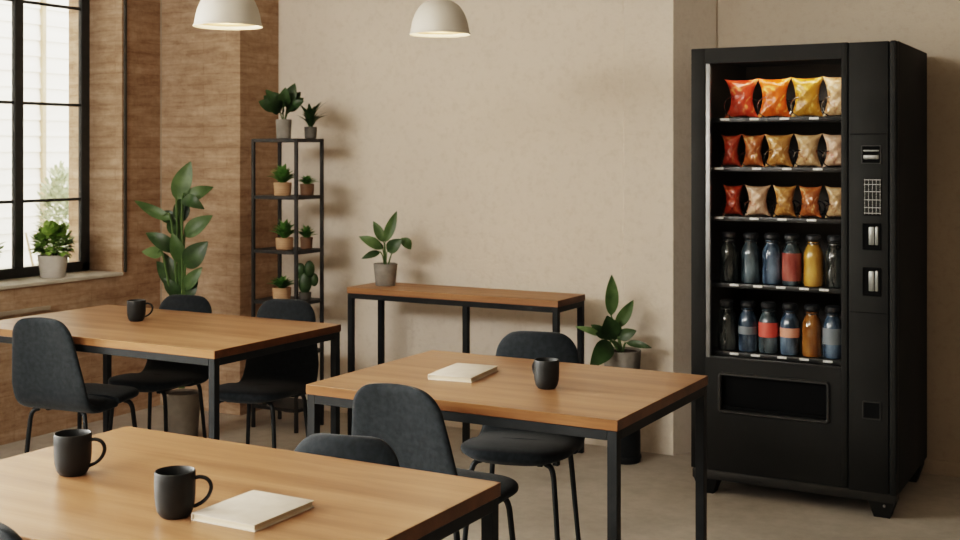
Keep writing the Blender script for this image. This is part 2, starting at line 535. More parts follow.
G = 'oak tables with black metal frames'
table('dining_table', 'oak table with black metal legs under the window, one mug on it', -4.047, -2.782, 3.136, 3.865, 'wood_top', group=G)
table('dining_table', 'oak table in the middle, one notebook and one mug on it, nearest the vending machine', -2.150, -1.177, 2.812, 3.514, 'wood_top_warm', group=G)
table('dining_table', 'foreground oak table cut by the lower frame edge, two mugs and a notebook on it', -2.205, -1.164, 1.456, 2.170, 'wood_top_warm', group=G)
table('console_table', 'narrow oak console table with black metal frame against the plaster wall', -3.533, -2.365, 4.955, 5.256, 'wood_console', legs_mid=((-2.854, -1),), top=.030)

# ------------------------------------------------------------------ chairs
def make_chair(label):
    t = thing('dining_chair', label, 'chair', (0, 0, 0), 0, 'dark upholstered shell chairs')
    prof = [(.176, .480), (.162, .487), (.13, .491), (.06, .491), (-.02, .486), (-.09, .483), (-.135, .489), (-.163, .511), (-.178, .552), (-.19, .615), (-.205, .70), (-.222, .785), (-.229, .822)]
    path = smooth_path([(0, y, z) for y, z in prof], 6)
    L = [0]
    for a, b2 in zip(path, path[1:]): L.append(L[-1] + (b2 - a).length)
    T = L[-1]
    NR = 84
    def at(s):
        for i in range(len(L) - 1):
            if L[i + 1] >= s - 1e-9:
                k = (s - L[i]) / (L[i + 1] - L[i]); return path[i].lerp(path[i + 1], k)
        return path[-1]
    def ease(k): return .5 - .5 * math.cos(PI * min(1, max(0, k)))
    # even spacing, with denser rows at both ends
    ss = [T * (.5 - .5 * math.cos(PI * i / NR)) * .55 + T * (i / NR) * .45 for i in range(NR + 1)]
    rings = []; bend_i = 0
    sb = T * .47
    for idx, s in enumerate(ss):
        c = at(s); tg = (at(min(T, s + .006)) - at(max(0, s - .006))).normalized()
        n = Vector((1, 0, 0)).cross(tg).normalized()      # towards the sitter
        if n.z < 0 and s < T * .3: n = -n
        f = s / T
        if f < .40: W = .184
        elif f < .62: W = .184 - .006 * ease((f - .40) / .22)
        else: W = .178 - .046 * (f - .62) / .38
        e0, e1 = s, T - s
        r0, r1 = .115, .068
        if e0 < r0: W = W - r0 + math.sqrt(max(0, r0 * r0 - (r0 - e0) ** 2))
        if e1 < r1: W = W - r1 + math.sqrt(max(0, r1 * r1 - (r1 - e1) ** 2))
        h = .022 if f < .4 else .022 - .006 * ease((f - .4) / .3)
        rr = .020
        for e in (e0, e1):
            if e < rr: h *= math.sqrt(max(.0, 1 - (1 - e / rr) ** 2))
        h = max(h, .0008)
        cup = .005 if f < .35 else .005 + .012 * ease((f - .35) / .3)
        ring = []
        N = 36
        for k in range(N):
            a = 2 * PI * k / N
            ca, sa = math.cos(a), math.sin(a)
            u = math.copysign(abs(ca) ** .55, ca); v = math.copysign(abs(sa) ** .75, sa)
            ring.append(c + Vector((u * W, 0, 0)) + n * (h * v + cup * u * u))
        rings.append(ring)
        if s <= sb: bend_i = idx
    bm = nb(); loft(bm, rings[:bend_i + 1], True, True, False); finish('seat', bm, 'chair_fabric', t)
    bm = nb(); loft(bm, rings[bend_i:], True, False, True); finish('backrest', bm, 'chair_fabric', t)
    for sx in (-1, 1):
        for sy in (-1, 1):
            oy = .0 if sy > 0 else -.022
            top = [(sx * .105, sy * .110 + oy, .466), (sx * .122, sy * .119 + oy, .460), (sx * .132, sy * .126 + oy, .440), (sx * .138, sy * .130 + oy, .39)]
            pts = smooth_path(top + [(sx * .154, sy * .145 + oy, .19), (sx * .172, sy * .162 + oy, 0)], 4)
            bm = nb(); tube(bm, pts, [.0088] * (len(pts) - 8) + [.0088 - .0016 * i / 8 for i in range(8)], 10)
            finish('leg', bm, 'black_metal', t)
    bm = nb()
    for sx in (-1, 1): box(bm, sx * .085 - .010, sx * .085 + .010, -.112, .108, .455, .470, .003)
    box(bm, -.085, .085, -.015, .015, .455, .468, .003)
    finish('seat_frame', bm, 'black_metal', t)
    return t
def back_place(bx, by, rz, facing):
    # where the chair's base goes so that its backrest's top edge stands at bx, by
    a = rz + (0 if facing > 0 else PI)
    return (bx + math.sin(a) * -.229 * -1 * -1, by + math.cos(a) * .229, 0), a
R = math.radians
CH = [
    (-3.535, 3.060, R(7), 1, 'dark grey chair on the near side of the table under the window, seen from behind', (.95, 1.0)),
    (-3.655, 3.940, R(11), -1, 'dark chair beyond the table under the window, nearer the tall corner plant', (.90, .985)),
    (-3.118, 3.950, R(11), -1, 'dark chair beyond the table under the window, in front of the plant shelf', (.92, 1.0)),
    (-1.815, 3.640, R(14), -1, 'dark chair on the far side of the middle table, facing the camera, behind the mug', (.97, 1.0)),
    (-1.715, 2.628, R(-2), 1, 'dark grey chair on the near side of the middle table, its back towards the camera', (.98, 1.0)),
    (-1.600, 2.240, R(12), -1, 'dark grey chair of which only the rounded back top shows above the foreground table', (.92, .955)),
    (-1.712, 1.352, R(0), 1, 'dark chair at the lower left frame corner, only its back corner showing', (1.0, .99)),
]
chair0 = None
for bx, by, rz, fc, lab, sc in CH:
    loc, a = back_place(bx, by, rz, fc)
    if chair0 is None:
        chair0 = make_chair(lab); chair0.location = loc; chair0.rotation_euler = (0, 0, a); c = chair0
    else:
        c = dup(chair0, loc, a, lab)
    c.scale = (sc[0], sc[0] ** .5, sc[1])

# ------------------------------------------------------------------ mugs
def make_mug(label):
    t = thing('mug', label, 'mug', (0, 0, 0), 0, 'matte black mugs')
    prof = [(.0, .0), (.024, .0), (.0275, .003), (.0325, .011), (.0358, .026), (.0372, .045), (.0374, .070), (.0372, .0862), (.0366, .0884), (.0352, .0888), (.0342, .0875), (.0340, .070), (.0338, .045), (.031, .020), (.026, .010), (.0, .008)]
    bm = nb(); lathe(bm, prof, 40, cap0=False, cap1=False); bmesh.ops.remove_doubles(bm, verts=bm.verts, dist=.0004)
    finish('mug_body', bm, 'mug_glaze', t)
    pts = smooth_path([(.0335, 0, .0735), (.047, 0, .0755), (.060, 0, .070), (.066, 0, .056), (.061, 0, .039), (.049, 0, .026), (.0345, 0, .0185)], 6)
    bm = nb(); tube(bm, pts, .0037, 10)
    for v in bm.verts: v.co.y *= 1.45
    finish('handle', bm, 'mug_glaze', t)
    bm = nb(); lathe(bm, [(.0, .060), (.0337, .060), (.0337, .0605), (.0, .0605)], 32, cap0=False, cap1=False)
    finish('coffee', bm, 'mug_inside', t)
    return t
MG = [
    (-1.974, 1.790, R(27), 'black mug at the foreground table\'s far left, handle turned right', 1.02),
    (-1.581, 1.675, R(33), 'black mug on the foreground table right beside the white notebook', 1.0),
    (-1.517, 3.103, R(152), 'black mug on the middle table, handle to its left', .97),
    (-3.552, 3.545, R(29), 'black mug standing alone on the table under the window', .98),
]
m0 = None
for x, y, a, lab, sc in MG:
    if m0 is None: m0 = make_mug(lab); m0.location = (x, y, .75); m0.rotation_euler = (0, 0, a); c = m0
    else: c = dup(m0, (x, y, .75), a, lab)
    c.scale = (sc, sc, sc * .95)

# ------------------------------------------------------------------ notebooks
def notebook(label, x, y, rz, w, l, h=.015):
    t = thing('notebook', label, 'notebook', (x, y, .75), rz, 'cream notebooks')
    bm = nb(); box(bm, -w / 2, w / 2, -l / 2, l / 2, h - .0022, h, .0009, 2); finish('front_cover', bm, 'notebook_cover', t)
    bm = nb(); box(bm, -w / 2, w / 2, -l / 2, l / 2, 0, .0022, .0009, 2); finish('back_cover', bm, 'notebook_cover', t)
    bm = nb(); box(bm, -w / 2, -w / 2 + .0022, -l / 2, l / 2, .0022, h - .0022); finish('spine', bm, 'notebook_cover', t)
    bm = nb(); box(bm, -w / 2 + .0022, w / 2 - .003, -l / 2 + .003, l / 2 - .003, .0022, h - .0022); finish('pages', bm, 'notebook_pages', t)
notebook('cream hardcover notebook lying on the middle table left of its mug', -1.825, 3.165, R(7), .140, .215)
notebook('cream hardcover notebook lying on the foreground table beside a mug', -1.463, 1.757, R(0), .148, .174, .0135)

# ------------------------------------------------------------------ pendant lamps
def make_lamp(label):
    t = thing('pendant_lamp', label, 'lamp', (0, 0, 0), 0, 'white dome pendant lamps')
    prof = [(.1195, .0), (.1185, .006), (.1155, .008), (.1135, .020), (.110, .040), (.1035, .064), (.093, .088), (.078, .110), (.058, .126), (.036, .135), (.020, .138), (.020, .150), (.014, .155), (.012, .155),
            (.012, .134), (.034, .130), (.055, .121), (.074, .106), (.089, .085), (.0995, .062), (.106, .038), (.1095, .018), (.1115, .006), (.1165, .001)]
    bm = nb(); lathe(bm, prof + [prof[0]], 56, cap0=False, cap1=False); bmesh.ops.remove_doubles(bm, verts=bm.verts, dist=.00005)
    finish('lamp_shade', bm, 'lamp_shade', t)
    bm = nb(); lathe(bm, [(.0, .012), (.1075, .012), (.1075, .016), (.0, .016)], 48, cap0=False, cap1=False); finish('diffuser', bm, 'lamp_glow', t)
    bm = nb(); tube(bm, [(0, 0, .15), (0, 0, ZC - 1.87 - .02)], .004, 8); finish('cord', bm, 'lamp_cord', t)
    return t
l0 = make_lamp('off-white dome pendant lamp, nearer the window, over the left table')
l0.location = (-2.813, 3.24, 1.858)
l1 = dup(l0, (-2.429, 4.027, 1.879), 0, 'off-white dome pendant lamp against the plaster wall, right of the other')
for o, k in ((l0, ZC - 1.858), (l1, ZC - 1.879)):
    bm = nb(); lathe(bm, [(.0, k - .025), (.04, k - .022), (.045, k - .001), (.0, k - .001)], 24, cap0=False, cap1=False)
    finish('ceiling_canopy', bm, 'lamp_cord', o)

# ------------------------------------------------------------------ plant shelf
SX0, SX1, SY0, SY1 = -4.092, -3.798, 4.892, 5.124
TIERS = [.12, .40, .660, .922, 1.200, 1.494]
t = thing('plant_shelf', 'tall narrow black metal shelf holding small potted plants beside the brown pier', 'shelf', ((SX0 + SX1) / 2, (SY0 + SY1) / 2, 0))
hx, hy = (SX1 - SX0) / 2, (SY1 - SY0) / 2
for sx in (-1, 1):
    for sy in (-1, 1):
        bm = nb(); box(bm, sx * hx - (.016 if sx > 0 else 0), sx * hx + (0 if sx > 0 else .016), sy * hy - (.016 if sy > 0 else 0), sy * hy + (0 if sy > 0 else .016), 0, 1.494, .001, 1)
        finish('post', bm, 'shelf_metal', t)
for z in TIERS:
    bm = nb()
    g = .0005
    box(bm, -hx + .018 + g, hx - .018 - g, -hy, hy, z - .018, z, .001, 1)
    box(bm, -hx, -hx + .018, -hy + .018 + g, hy - .018 - g, z - .018, z, .001, 1)
    box(bm, hx - .018, hx, -hy + .018 + g, hy - .018 - g, z - .018, z, .001, 1)
    finish('shelf_board', bm, 'shelf_metal', t)

# ------------------------------------------------------------------ potted plants
def pot(t, r0, r1, h, mat, z=0, rim=.004, soilmat='soil', soil_name='soil'):
    prof = [(.0, z), (r0 - .004, z), (r0, z + .004), (r1 - .001, z + h - .004), (r1 - .001, z + h - .001), (r1 - .003, z + h), (r1 - rim - .001, z + h - .002), (r1 - rim - .004, z + h - .018), (.0, z + h - .018)]
    bm = nb(); lathe(bm, prof, 36, cap0=False, cap1=False); bmesh.ops.remove_doubles(bm, verts=bm.verts, dist=.0005)
    p = finish('pot', bm, mat, t)
    bm = nb(); lathe(bm, [(.0, z + h - .017), (r1 - rim - .006, z + h - .017), (r1 - rim - .008, z + h - .011), (.0, z + h - .008)], 28, cap0=False, cap1=False)
    finish('soil', bm, soilmat, t)
    return p

# broad-leaved plants: leaves given in metres as (base sideways, base height) -> (tip sideways, tip height), depth of the tip, width, bend
def broad_plant(t, leaves, z0, mats, stems_r=.005, stem_mat='stem_green'):
    by = {}
    bs = nb()
    for (bx, bz, tx, tz, dp, w, bend, mk) in leaves:
        bm = by.setdefault(mk, nb())
        base = Vector((bx, dp * .35, bz)); tip = Vector((tx, dp, tz))
        leaf(bm, base, tip, w, bend, up=Vector((.15, -1, .35)), fold=.22, seg=12)
        p0 = Vector((bx * .12, dp * .06, z0))
        mid = p0.lerp(base, .55) + Vector((-(bx) * .12, 0, .01))
        pts = smooth_path([p0, mid, base, base.lerp(tip, .25)], 4)
        tube(bs, pts, [stems_r * (1 - .6 * i / (len(pts) - 1)) for i in range(len(pts))], 6)
    names = {'leaf_dark': 'dark_foliage', 'leaf_mid': 'foliage', 'leaf_pale': 'pale_foliage'}
    for mk, bm in by.items(): finish(names.get(mk, 'foliage'), bm, mk, t)
    finish('stem', bs, stem_mat, t)

# on the console
d_c = 6.12
t = thing('potted_plant', 'broad-leaved plant in a grey pot standing on the console table', 'plant', (-3.400, 5.105, .75), CAMTH)
pot(t, .050, .062, .112, 'pot_grey')
k = d_c / 1210 / 6      # metres per zoomed pixel
def Z6(cx, cy, L): return [((a - cx) * k, (cy - b) * k, (c - cx) * k, (cy - d) * k, dp, w * k, be, mk) for a, b, c, d, dp, w, be, mk in L]
broad_plant(t, Z6(338, 522, [
    (335, 262, 404, 76, .02, 62, .05, 'leaf_mid'), (326, 262, 262, 138, .03, 60, .04, 'leaf_mid'), (318, 300, 180, 226, -.02, 66, .13, 'leaf_mid'),
    (306, 318, 200, 356, -.05, 44, .1, 'leaf_dark'), (350, 316, 442, 240, -.04, 80, .1, 'leaf_dark'), (436, 238, 490, 306, .0, 62, .22, 'leaf_mid'),
    (325, 300, 250, 280, .05, 50, .1, 'leaf_dark')]), .095, None, .0045)

# on the floor right of the console, in a tall pot raised on a black stand
d_r = 5.60
px, py = -2.172, 5.225
t = thing('plant_stand', 'black cylindrical stand carrying the grey pot between console and vending machine', 'plant stand', (px + .035, py - .03, 0))
bm = nb(); lathe(bm, [(.0, 0), (.066, 0), (.070, .006), (.070, .249), (.076, .253), (.076, .262), (.0, .262)], 36, cap0=False, cap1=False)
finish('drum', bm, 'black_metal', t)
bm = nb(); lathe(bm, [(.0705, .02), (.0745, .02), (.0745, .032), (.0705, .032), (.0705, .02)], 36, cap0=False, cap1=False)
finish('ring', bm, 'black_metal', t)
t = thing('potted_plant', 'large-leaved plant in a grey pot between the console table and the vending machine', 'plant', (px + .02, py - .03, .263), CAMTH)
pot(t, .072, .088, .250, 'pot_grey')
k = d_r / 1210 / 6
broad_plant(t, Z6(398, 806, [
    (333, 280, 338, 38, .02, 84, .03, 'leaf_mid'), (362, 352, 466, 186, .0, 76, .06, 'leaf_mid'), (372, 408, 478, 362, -.04, 74, .08, 'leaf_dark'),
    (420, 436, 562, 456, -.08, 46, .1, 'leaf_dark'), (262, 392, 112, 336, -.05, 42, .14, 'leaf_pale'), (330, 420, 300, 268, -.06, 128, .05, 'leaf_dark'),
    (318, 424, 186, 556, -.16, 118, .12, 'leaf_dark'), (352, 430, 374, 300, .03, 70, .05, 'leaf_mid'), (300, 410, 210, 330, -.02, 70, .1, 'leaf_dark')]), .235, None, .006)

# tall plant in the corner behind the left table
d_p = 6.05
t = thing('potted_plant', 'tall corner plant with large glossy leaves behind the table under the window', 'plant', (-4.195, 4.50, 0), CAMTH)
pot(t, .070, .088, .24, 'pot_taupe')
k = d_p / 1210 / 3
def Z3(cx, zc, cy, L): return [((a - cx) * k, zc + (cy - b) * k, (c - cx) * k, zc + (cy - d) * k, dp, w * k, be, mk) for a, b, c, d, dp, w, be, mk in L]
broad_plant(t, Z3(224, .70, 435, [
    (204, 142, 247, 28, .0, 58, .05, 'leaf_mid'), (222, 150, 312, 104, .02, 44, .16, 'leaf_mid'), (225, 138, 296, 168, -.06, 40, .22, 'leaf_dark'),
    (190, 200, 85, 143, -.03, 34, -.10, 'leaf_mid'), (205, 208, 142, 182, .05, 40, .1, 'leaf_dark'), (228, 250, 312, 188, .0, 50, .1, 'leaf_mid'),
    (206, 296, 114, 240, .0, 46, .16, 'leaf_dark'), (232, 340, 302, 264, -.03, 66, .08, 'leaf_dark'), (168, 300, 115, 292, -.08, 36, .04, 'leaf_pale'),
    (214, 400, 164, 300, .02, 44, .06, 'leaf_dark'), (226, 408, 284, 340, -.02, 40, .06, 'leaf_mid'), (212, 412, 140, 326, .04, 50, .12, 'leaf_dark'),
    (206, 250, 180, 190, .05, 46, .06, 'leaf_dark'), (222, 330, 196, 238, -.03, 44, .05, 'leaf_mid'), (214, 210, 216, 130, .06, 50, .06, 'leaf_dark'),
    (216, 430, 168, 372, -.02, 40, .08, 'leaf_dark'), (230, 440, 268, 380, .0, 36, .08, 'leaf_dark')]), .26, None, .009)

# window sill plants
rnd = random.Random(11)
def sill_plant(y, label, n):
    t = thing('potted_plant', label, 'plant', (-5.015, y, WZ0 + .018), 0, 'plants on the window sill')
    pot(t, .062, .077, .118, 'pot_light', soilmat='soil')
    bm = nb(); bush(bm, n, .088, .172, .090, .036, .042, rnd)
    finish('foliage', bm, 'leaf_fresh', t)
    bm = nb()
    for a in range(9):
        th = a * 2.4; tube(bm, [(.012 * math.cos(th), .012 * math.sin(th), .10), (.06 * math.cos(th), .06 * math.sin(th), .22)], [.003, .0015], 5)
    finish('stem', bm, 'stem_green', t)
sill_plant(4.415, 'bushy green herb in a white pot on the window sill', 380)
sill_plant(3.960, 'second sill plant at the left frame edge, only a leaf showing', 160)

# plants on the shelf
def rosette(bm, n, r, z0, z1, w, rnd, spread=1.0):
    for i in range(n):
        th = i * 2.39996; f = i / n
        rr = r * (1 - .65 * f) * spread
        tip = Vector((rr * math.cos(th), rr * math.sin(th), z0 + (z1 - z0) * (.35 + .65 * f) * rnd.uniform(.85, 1.1)))
        leaf(bm, (.1 * rr * math.cos(th), .1 * rr * math.sin(th), z0), tip, w, .12, seg=6, fold=.35)
def shelf_plant(x, y, z, label, r0, r1, h, potm, kind, s):
    t = thing('potted_plant', label, 'plant', (x, y, z), CAMTH, 'small plants on the metal shelf')
    pot(t, r0, r1, h, potm, rim=.003)
    bm = nb()
    if kind == 'rosette':
        rosette(bm, 34, .078 * s, h - .008, h + .082 * s, .034 * s, rnd); finish('foliage', bm, 'succulent', t)
    elif kind == 'low':
        rosette(bm, 26, .075 * s, h - .008, h + .052 * s, .030 * s, rnd); finish('foliage', bm, 'succulent', t)
    elif kind == 'leafy':
        for (a, b2, c, d, dp, w) in ((0, .0, -.10, .075, 0, .055), (0, .02, -.045, .115, .03, .05), (.005, .02, .045, .150, 0, .05), (.0, .0, .085, .075, -.03, .045), (-.0, .03, -.02, .105, -.03, .05), (0, .01, -.075, .125, .02, .04), (.01, .0, .035, .090, .03, .05), (0, 0, .065, .115, .02, .045), (0, 0, -.06, .055, -.05, .05), (0, 0, .05, .045, -.05, .045), (0, .01, .015, .130, -.05, .05), (0, .0, -.085, .10, .03, .045), (0, 0, .075, .09, .03, .045), (0, .02, -.03, .07, -.07, .05), (0, .01, .02, .06, -.07, .05)):
            base = Vector((a + c * .35, dp * .3, h + .02 + d * .35)); tip = Vector((c * 1.3, dp * 1.3, h + d * 1.25))
            leaf(bm, base, tip, w * 1.35 * s, .1, up=Vector((.1, -1, .5)), seg=8)
        finish('foliage', bm, 'leaf_dark', t)
        bm = nb()
        for a in range(7):
            th = a * .9; tube(bm, [(.006 * math.cos(th), .006 * math.sin(th), h - .012), (.03 * math.cos(th), .02 * math.sin(th), h + .07)], [.003, .002], 5)
        finish('stem', bm, 'stem_green', t)
    elif kind == 'spray':
        for i in range(30):
            th = i * 2.39996; rr = .04 + .06 * rnd.random()
            leaf(bm, (.005 * math.cos(th), .005 * math.sin(th), h - .01), (rr * math.cos(th), rr * math.sin(th), h + .05 + .09 * rnd.random()), .030 * s, .15, seg=6)
        finish('foliage', bm, 'leaf_dark', t)
    elif kind == 'cactus':
        for (cx, cz, rx, rz2, cy) in ((0, .052, .034, .056, 0), (-.026, .115, .028, .042, .004), (.024, .125, .027, .044, -.006), (.046, .068, .022, .034, .008)):
            rr = bmesh.ops.create_uvsphere(bm, u_segments=20, v_segments=12, radius=1)
            for v in rr['verts']: v.co = Vector((cx + v.co.x * rx, cy + v.co.y * .013, h - .006 + cz + v.co.z * rz2))
        finish('pads', bm, 'leaf_dark', t)
SHY = 4.965
shelf_plant(-3.945, 4.975, 1.494, 'dark leafy plant in a grey pot on the shelf\'s top', .037, .042, .100, 'pot_grey', 'leafy', 1.0)
shelf_plant(-3.838, 5.062, 1.494, 'small spiky plant in a dark pot on the shelf\'s top, behind the grey pot', .030, .034, .062, 'pot_dark_grey', 'spray', 1.0)
shelf_plant(-3.940, 4.960, 1.200, 'succulent in a tan pot on the second board from the shelf\'s top', .043, .047, .068, 'pot_tan', 'rosette', 1.2)
shelf_plant(-3.852, 5.050, 1.200, 'small plant in a brown pot on the second board, behind the tan pot', .034, .038, .060, 'pot_brown', 'low', .9)
shelf_plant(-3.928, 4.960, .922, 'succulent in a tan pot on the third board from the shelf\'s top', .043, .047, .062, 'pot_tan', 'rosette', 1.15)
shelf_plant(-3.862, 5.058, .922, 'small plant in a brown pot on the third board, behind the tan pot', .030, .034, .060, 'pot_brown', 'rosette', .8)
shelf_plant(-3.942, 4.955, .660, 'low succulent in a tan pot on the fourth board, left of the cactus', .045, .049, .066, 'pot_tan', 'low', 1.2)
shelf_plant(-3.850, 5.030, .660, 'paddle cactus in a dark pot on the fourth board of the shelf', .030, .034, .040, 'pot_dark_grey', 'cactus', 1.0)

# ------------------------------------------------------------------ vending machine
MX0, MX1, MY0, MY1 = -1.702, -.873, 4.857, 5.56
ZB, ZT = .092, 1.856
vm = thing('vending_machine', 'tall black snack and drink vending machine in the alcove on the right', 'vending machine', ((MX0 + MX1) / 2, (MY0 + MY1) / 2, 0))
vx, vy = vm.location.x, vm.location.y
def vpart(n, bm, m, parent=None, smooth=True):
    bmesh.ops.translate(bm, verts=bm.verts, vec=(-vx, -vy, 0))
    return finish(n, bm, m, parent if parent is not None else vm, smooth)
DY = MY0 + .045           # back of the door
PX = -1.056               # seam between door and control column
WX0, WX1, WZa, WZb = -1.640, -1.085, .570, 1.792
bm = nb()
box(bm, MX0, MX0 + .03, DY + .001, MY1, ZB, ZT, .003)
box(bm, MX1 - .03, MX1, DY + .001, MY1, ZB, ZT, .003)
box(bm, MX0 + .03, MX1 - .03, DY + .001, MY1, ZT - .03, ZT)
box(bm, MX0 + .03, MX1 - .03, DY + .001, MY1, ZB, ZB + .03)
box(bm, MX0 + .03, MX1 - .03, MY1 - .03, MY1, ZB + .03, ZT - .03)
box(bm, PX, MX1 - .03, DY + .001, MY1 - .03, ZB + .03, ZT - .03)
box(bm, MX0 + .03, PX, DY + .30, MY1 - .03, ZB + .03, .55)
vpart('cabinet', bm, 'machine_black')
# inner lining
bm = nb()
box(bm, MX0 + .0305, MX0 + .036, DY + .002, MY1 - .034, .555, ZT - .034)
box(bm, PX - .006, PX - .0005, DY + .002, MY1 - .034, .555, ZT - .034)
box(bm, MX0 + .036, PX - .006, MY1 - .036, MY1 - .0305, .555, ZT - .034)
box(bm, MX0 + .036, PX - .006, DY + .002, MY1 - .036, ZT - .036, ZT - .0305)
vpart('lining', bm, 'machine_inner')
# door
bm = nb()
B = .004
box(bm, MX0, WX0, MY0, DY, ZB + .012, ZT, B)
box(bm, WX1, PX - .003, MY0, DY, ZB + .012, ZT, B)
box(bm, WX0 - .001, WX1 + .001, MY0 + .0005, DY, WZb, ZT - .0005)
HX0, HX1, HZ0, HZ1 = -1.578, -1.134, .352, .508
box(bm, WX0 - .001, WX1 + .001, MY0 + .0005, DY, HZ1, WZa)
box(bm, WX0 - .001, WX1 + .001, MY0 + .0005, DY, ZB + .0125, HZ0)
box(bm, WX0 - .001, HX0, MY0 + .0005, DY, HZ0, HZ1); box(bm, HX1, WX1 + .001, MY0 + .0005, DY, HZ0, HZ1)
door = vpart('door', bm, 'machine_black')
bm = nb(); box(bm, WX0, WX0 + .020, MY0 + .004, MY0 + .022, WZa, WZb, .002); vpart('window_trim', bm, 'chrome', door)
bm = nb(); box(bm, WX0 + .020, WX1, MY0 + .006, MY0 + .02, WZa, WZa + .006, .001); vpart('window_bead', bm, 'shelf_grey', door)
bm = nb(); box(bm, WX0 + .0205, WX1 - .0005, MY0 + .024, MY0 + .027, WZa + .0005, WZb - .0005); vpart('glass', bm, 'machine_glass', door, False)
# delivery hatch: rounded frame and a sunken flap
def rrect(x0, x1, z0, z1, r, n=6):
    P = []
    for cx, cz, a0 in ((x1 - r, z1 - r, 0), (x0 + r, z1 - r, 90), (x0 + r, z0 + r, 180), (x1 - r, z0 + r, 270)):
        for i in range(n + 1):
            a = math.radians(a0 + 90 * i / n); P.append((cx + r * math.cos(a), cz + r * math.sin(a)))
    return P
def rframe(x0, x1, z0, z1, w, y0, y1, r):
    bm = nb()
    o = rrect(x0, x1, z0, z1, r); i = rrect(x0 + w, x1 - w, z0 + w, z1 - w, max(r - w, .003))
    b1 = w * .3
    o2 = rrect(x0 + b1, x1 - b1, z0 + b1, z1 - b1, max(r - b1, .003)); i2 = rrect(x0 + w - b1, x1 - w + b1, z0 + w - b1, z1 - w + b1, max(r - w + b1, .003))
    rings = [[(x, y1, z) for x, z in o], [(x, y0 + b1, z) for x, z in o], [(x, y0, z) for x, z in o2], [(x, y0, z) for x, z in i2], [(x, y0 + b1, z) for x, z in i], [(x, y1, z) for x, z in i]]
    rings.append(rings[0])
    loft(bm, rings, True, False, False); bmesh.ops.remove_doubles(bm, verts=bm.verts, dist=.00001)
    return bm
hf = vpart('hatch_frame', rframe(HX0 - .006, HX1 + .006, HZ0 - .006, HZ1 + .006, .013, MY0 - .010, MY0 + .012, .018), 'machine_edge', door)
bm = nb()
box(bm, HX0, HX1, MY0 + .030, MY0 + .036, HZ0, HZ1)
box(bm, HX0 + .008, HX1 - .008, MY0 + .012, MY0 + .030, HZ0 + .004, HZ0 + .022, .003)
vpart('hatch_flap', bm, 'machine_dark', door)
# control column
bm = nb(); box(bm, PX, -.905, MY0 + .002, DY, ZB + .004, ZT - .002, .003)
panel = vpart('control_panel', bm, 'machine_black')
bm = nb(); box(bm, -.902, MX1, MY0, DY, ZB, ZT, .009, 3); vpart('edge_strip', bm, 'machine_black')
for z in (1.494, .797):
    bm = nb(); box(bm, PX + .004, -.908, MY0 + .0005, MY0 + .0035, z - .0015, z + .0015); vpart('seam', bm, 'machine_dark', panel, False)
def slotframe(x0, x1, z0, z1, name, mat='machine_edge', w=.005):
    return vpart(name, rframe(x0, x1, z0, z1, w, MY0 - .003, MY0 + .004, .004), mat, panel)
bm = nb(); box(bm, -1.004, -.934, MY0 + .0005, MY0 + .004, 1.380, 1.448); vpart('bill_acceptor', bm, 'machine_dark', panel)
bm = nb(); box(bm, -.998, -.940, MY0 - .006, MY0 + .002, 1.396, 1.412, .002); vpart('bill_slot', bm, 'slot_silver', panel)
bm = nb(); box(bm, -.998, -.940, MY0 - .003, MY0 + .002, 1.426, 1.432, .001); vpart('bill_lip', bm, 'slot_silver', panel)
slotframe(-1.006, -.932, 1.378, 1.450, 'bill_bezel', w=.004)
# keypad: plate, keys (5 rows, 4 columns) with pale grid lines between
bm = nb(); box(bm, -.998, -.931, MY0 - .001, MY0 + .004, 1.176, 1.320, .001)
kp = vpart('keypad', bm, 'machine_dark', panel)
bm = nb()
for i in range(5):
    x = -.994 + i * .0145; box(bm, x, x + .0014, MY0 - .0026, MY0 - .0008, 1.180, 1.318)
for z in (1.184, 1.206, 1.236, 1.268, 1.296, 1.314): box(bm, -.996, -.932, MY0 - .0030, MY0 - .0012, z, z + .0030)
vpart('keypad_grid', bm, 'key_white', kp, False)
bm = nb()
for r_ in range(5):
    for c_ in range(4):
        z = (1.1885, 1.2115, 1.242, 1.273, 1.301)[r_]; h = (.015, .022, .023, .020, .011)[r_]
        box(bm, -.9918 + c_ * .0145, -.9802 + c_ * .0145, MY0 - .0022, MY0, z, z + h, .0008, 1)
vpart('keypad_keys', bm, 'machine_black', kp)
for z0, z1, nm in ((1.044, 1.144, 'card_reader'), (.864, .972, 'coin_slot')):
    bm = nb(); box(bm, -1.0, -.934, MY0 + .0005, MY0 + .004, z0, z1)
    s = vpart(nm, bm, 'machine_dark', panel)
    vpart('bezel', rframe(-1.002, -.932, z0 - .002, z1 + .002, .006, MY0 - .003, MY0 + .004, .004), 'machine_dark', s)
    bm = nb(); box(bm, -.978, -.957, MY0 - .0045, MY0 + .001, z0 + .018, z1 - .012, .002); box(bm, -.954, -.942, MY0 - .0035, MY0 + .001, z0 + .018, z1 - .010, .002)
    vpart('slot_plate', bm, 'slot_silver', s)
bm = nb(); box(bm, -1.0, -.934, MY0 + .0005, MY0 + .004, .384, .450)
s = vpart('coin_return', bm, 'machine_dark', panel)
vpart('bezel', rframe(-1.002, -.932, .382, .452, .005, MY0 - .003, MY0 + .004, .004), 'machine_edge', s)
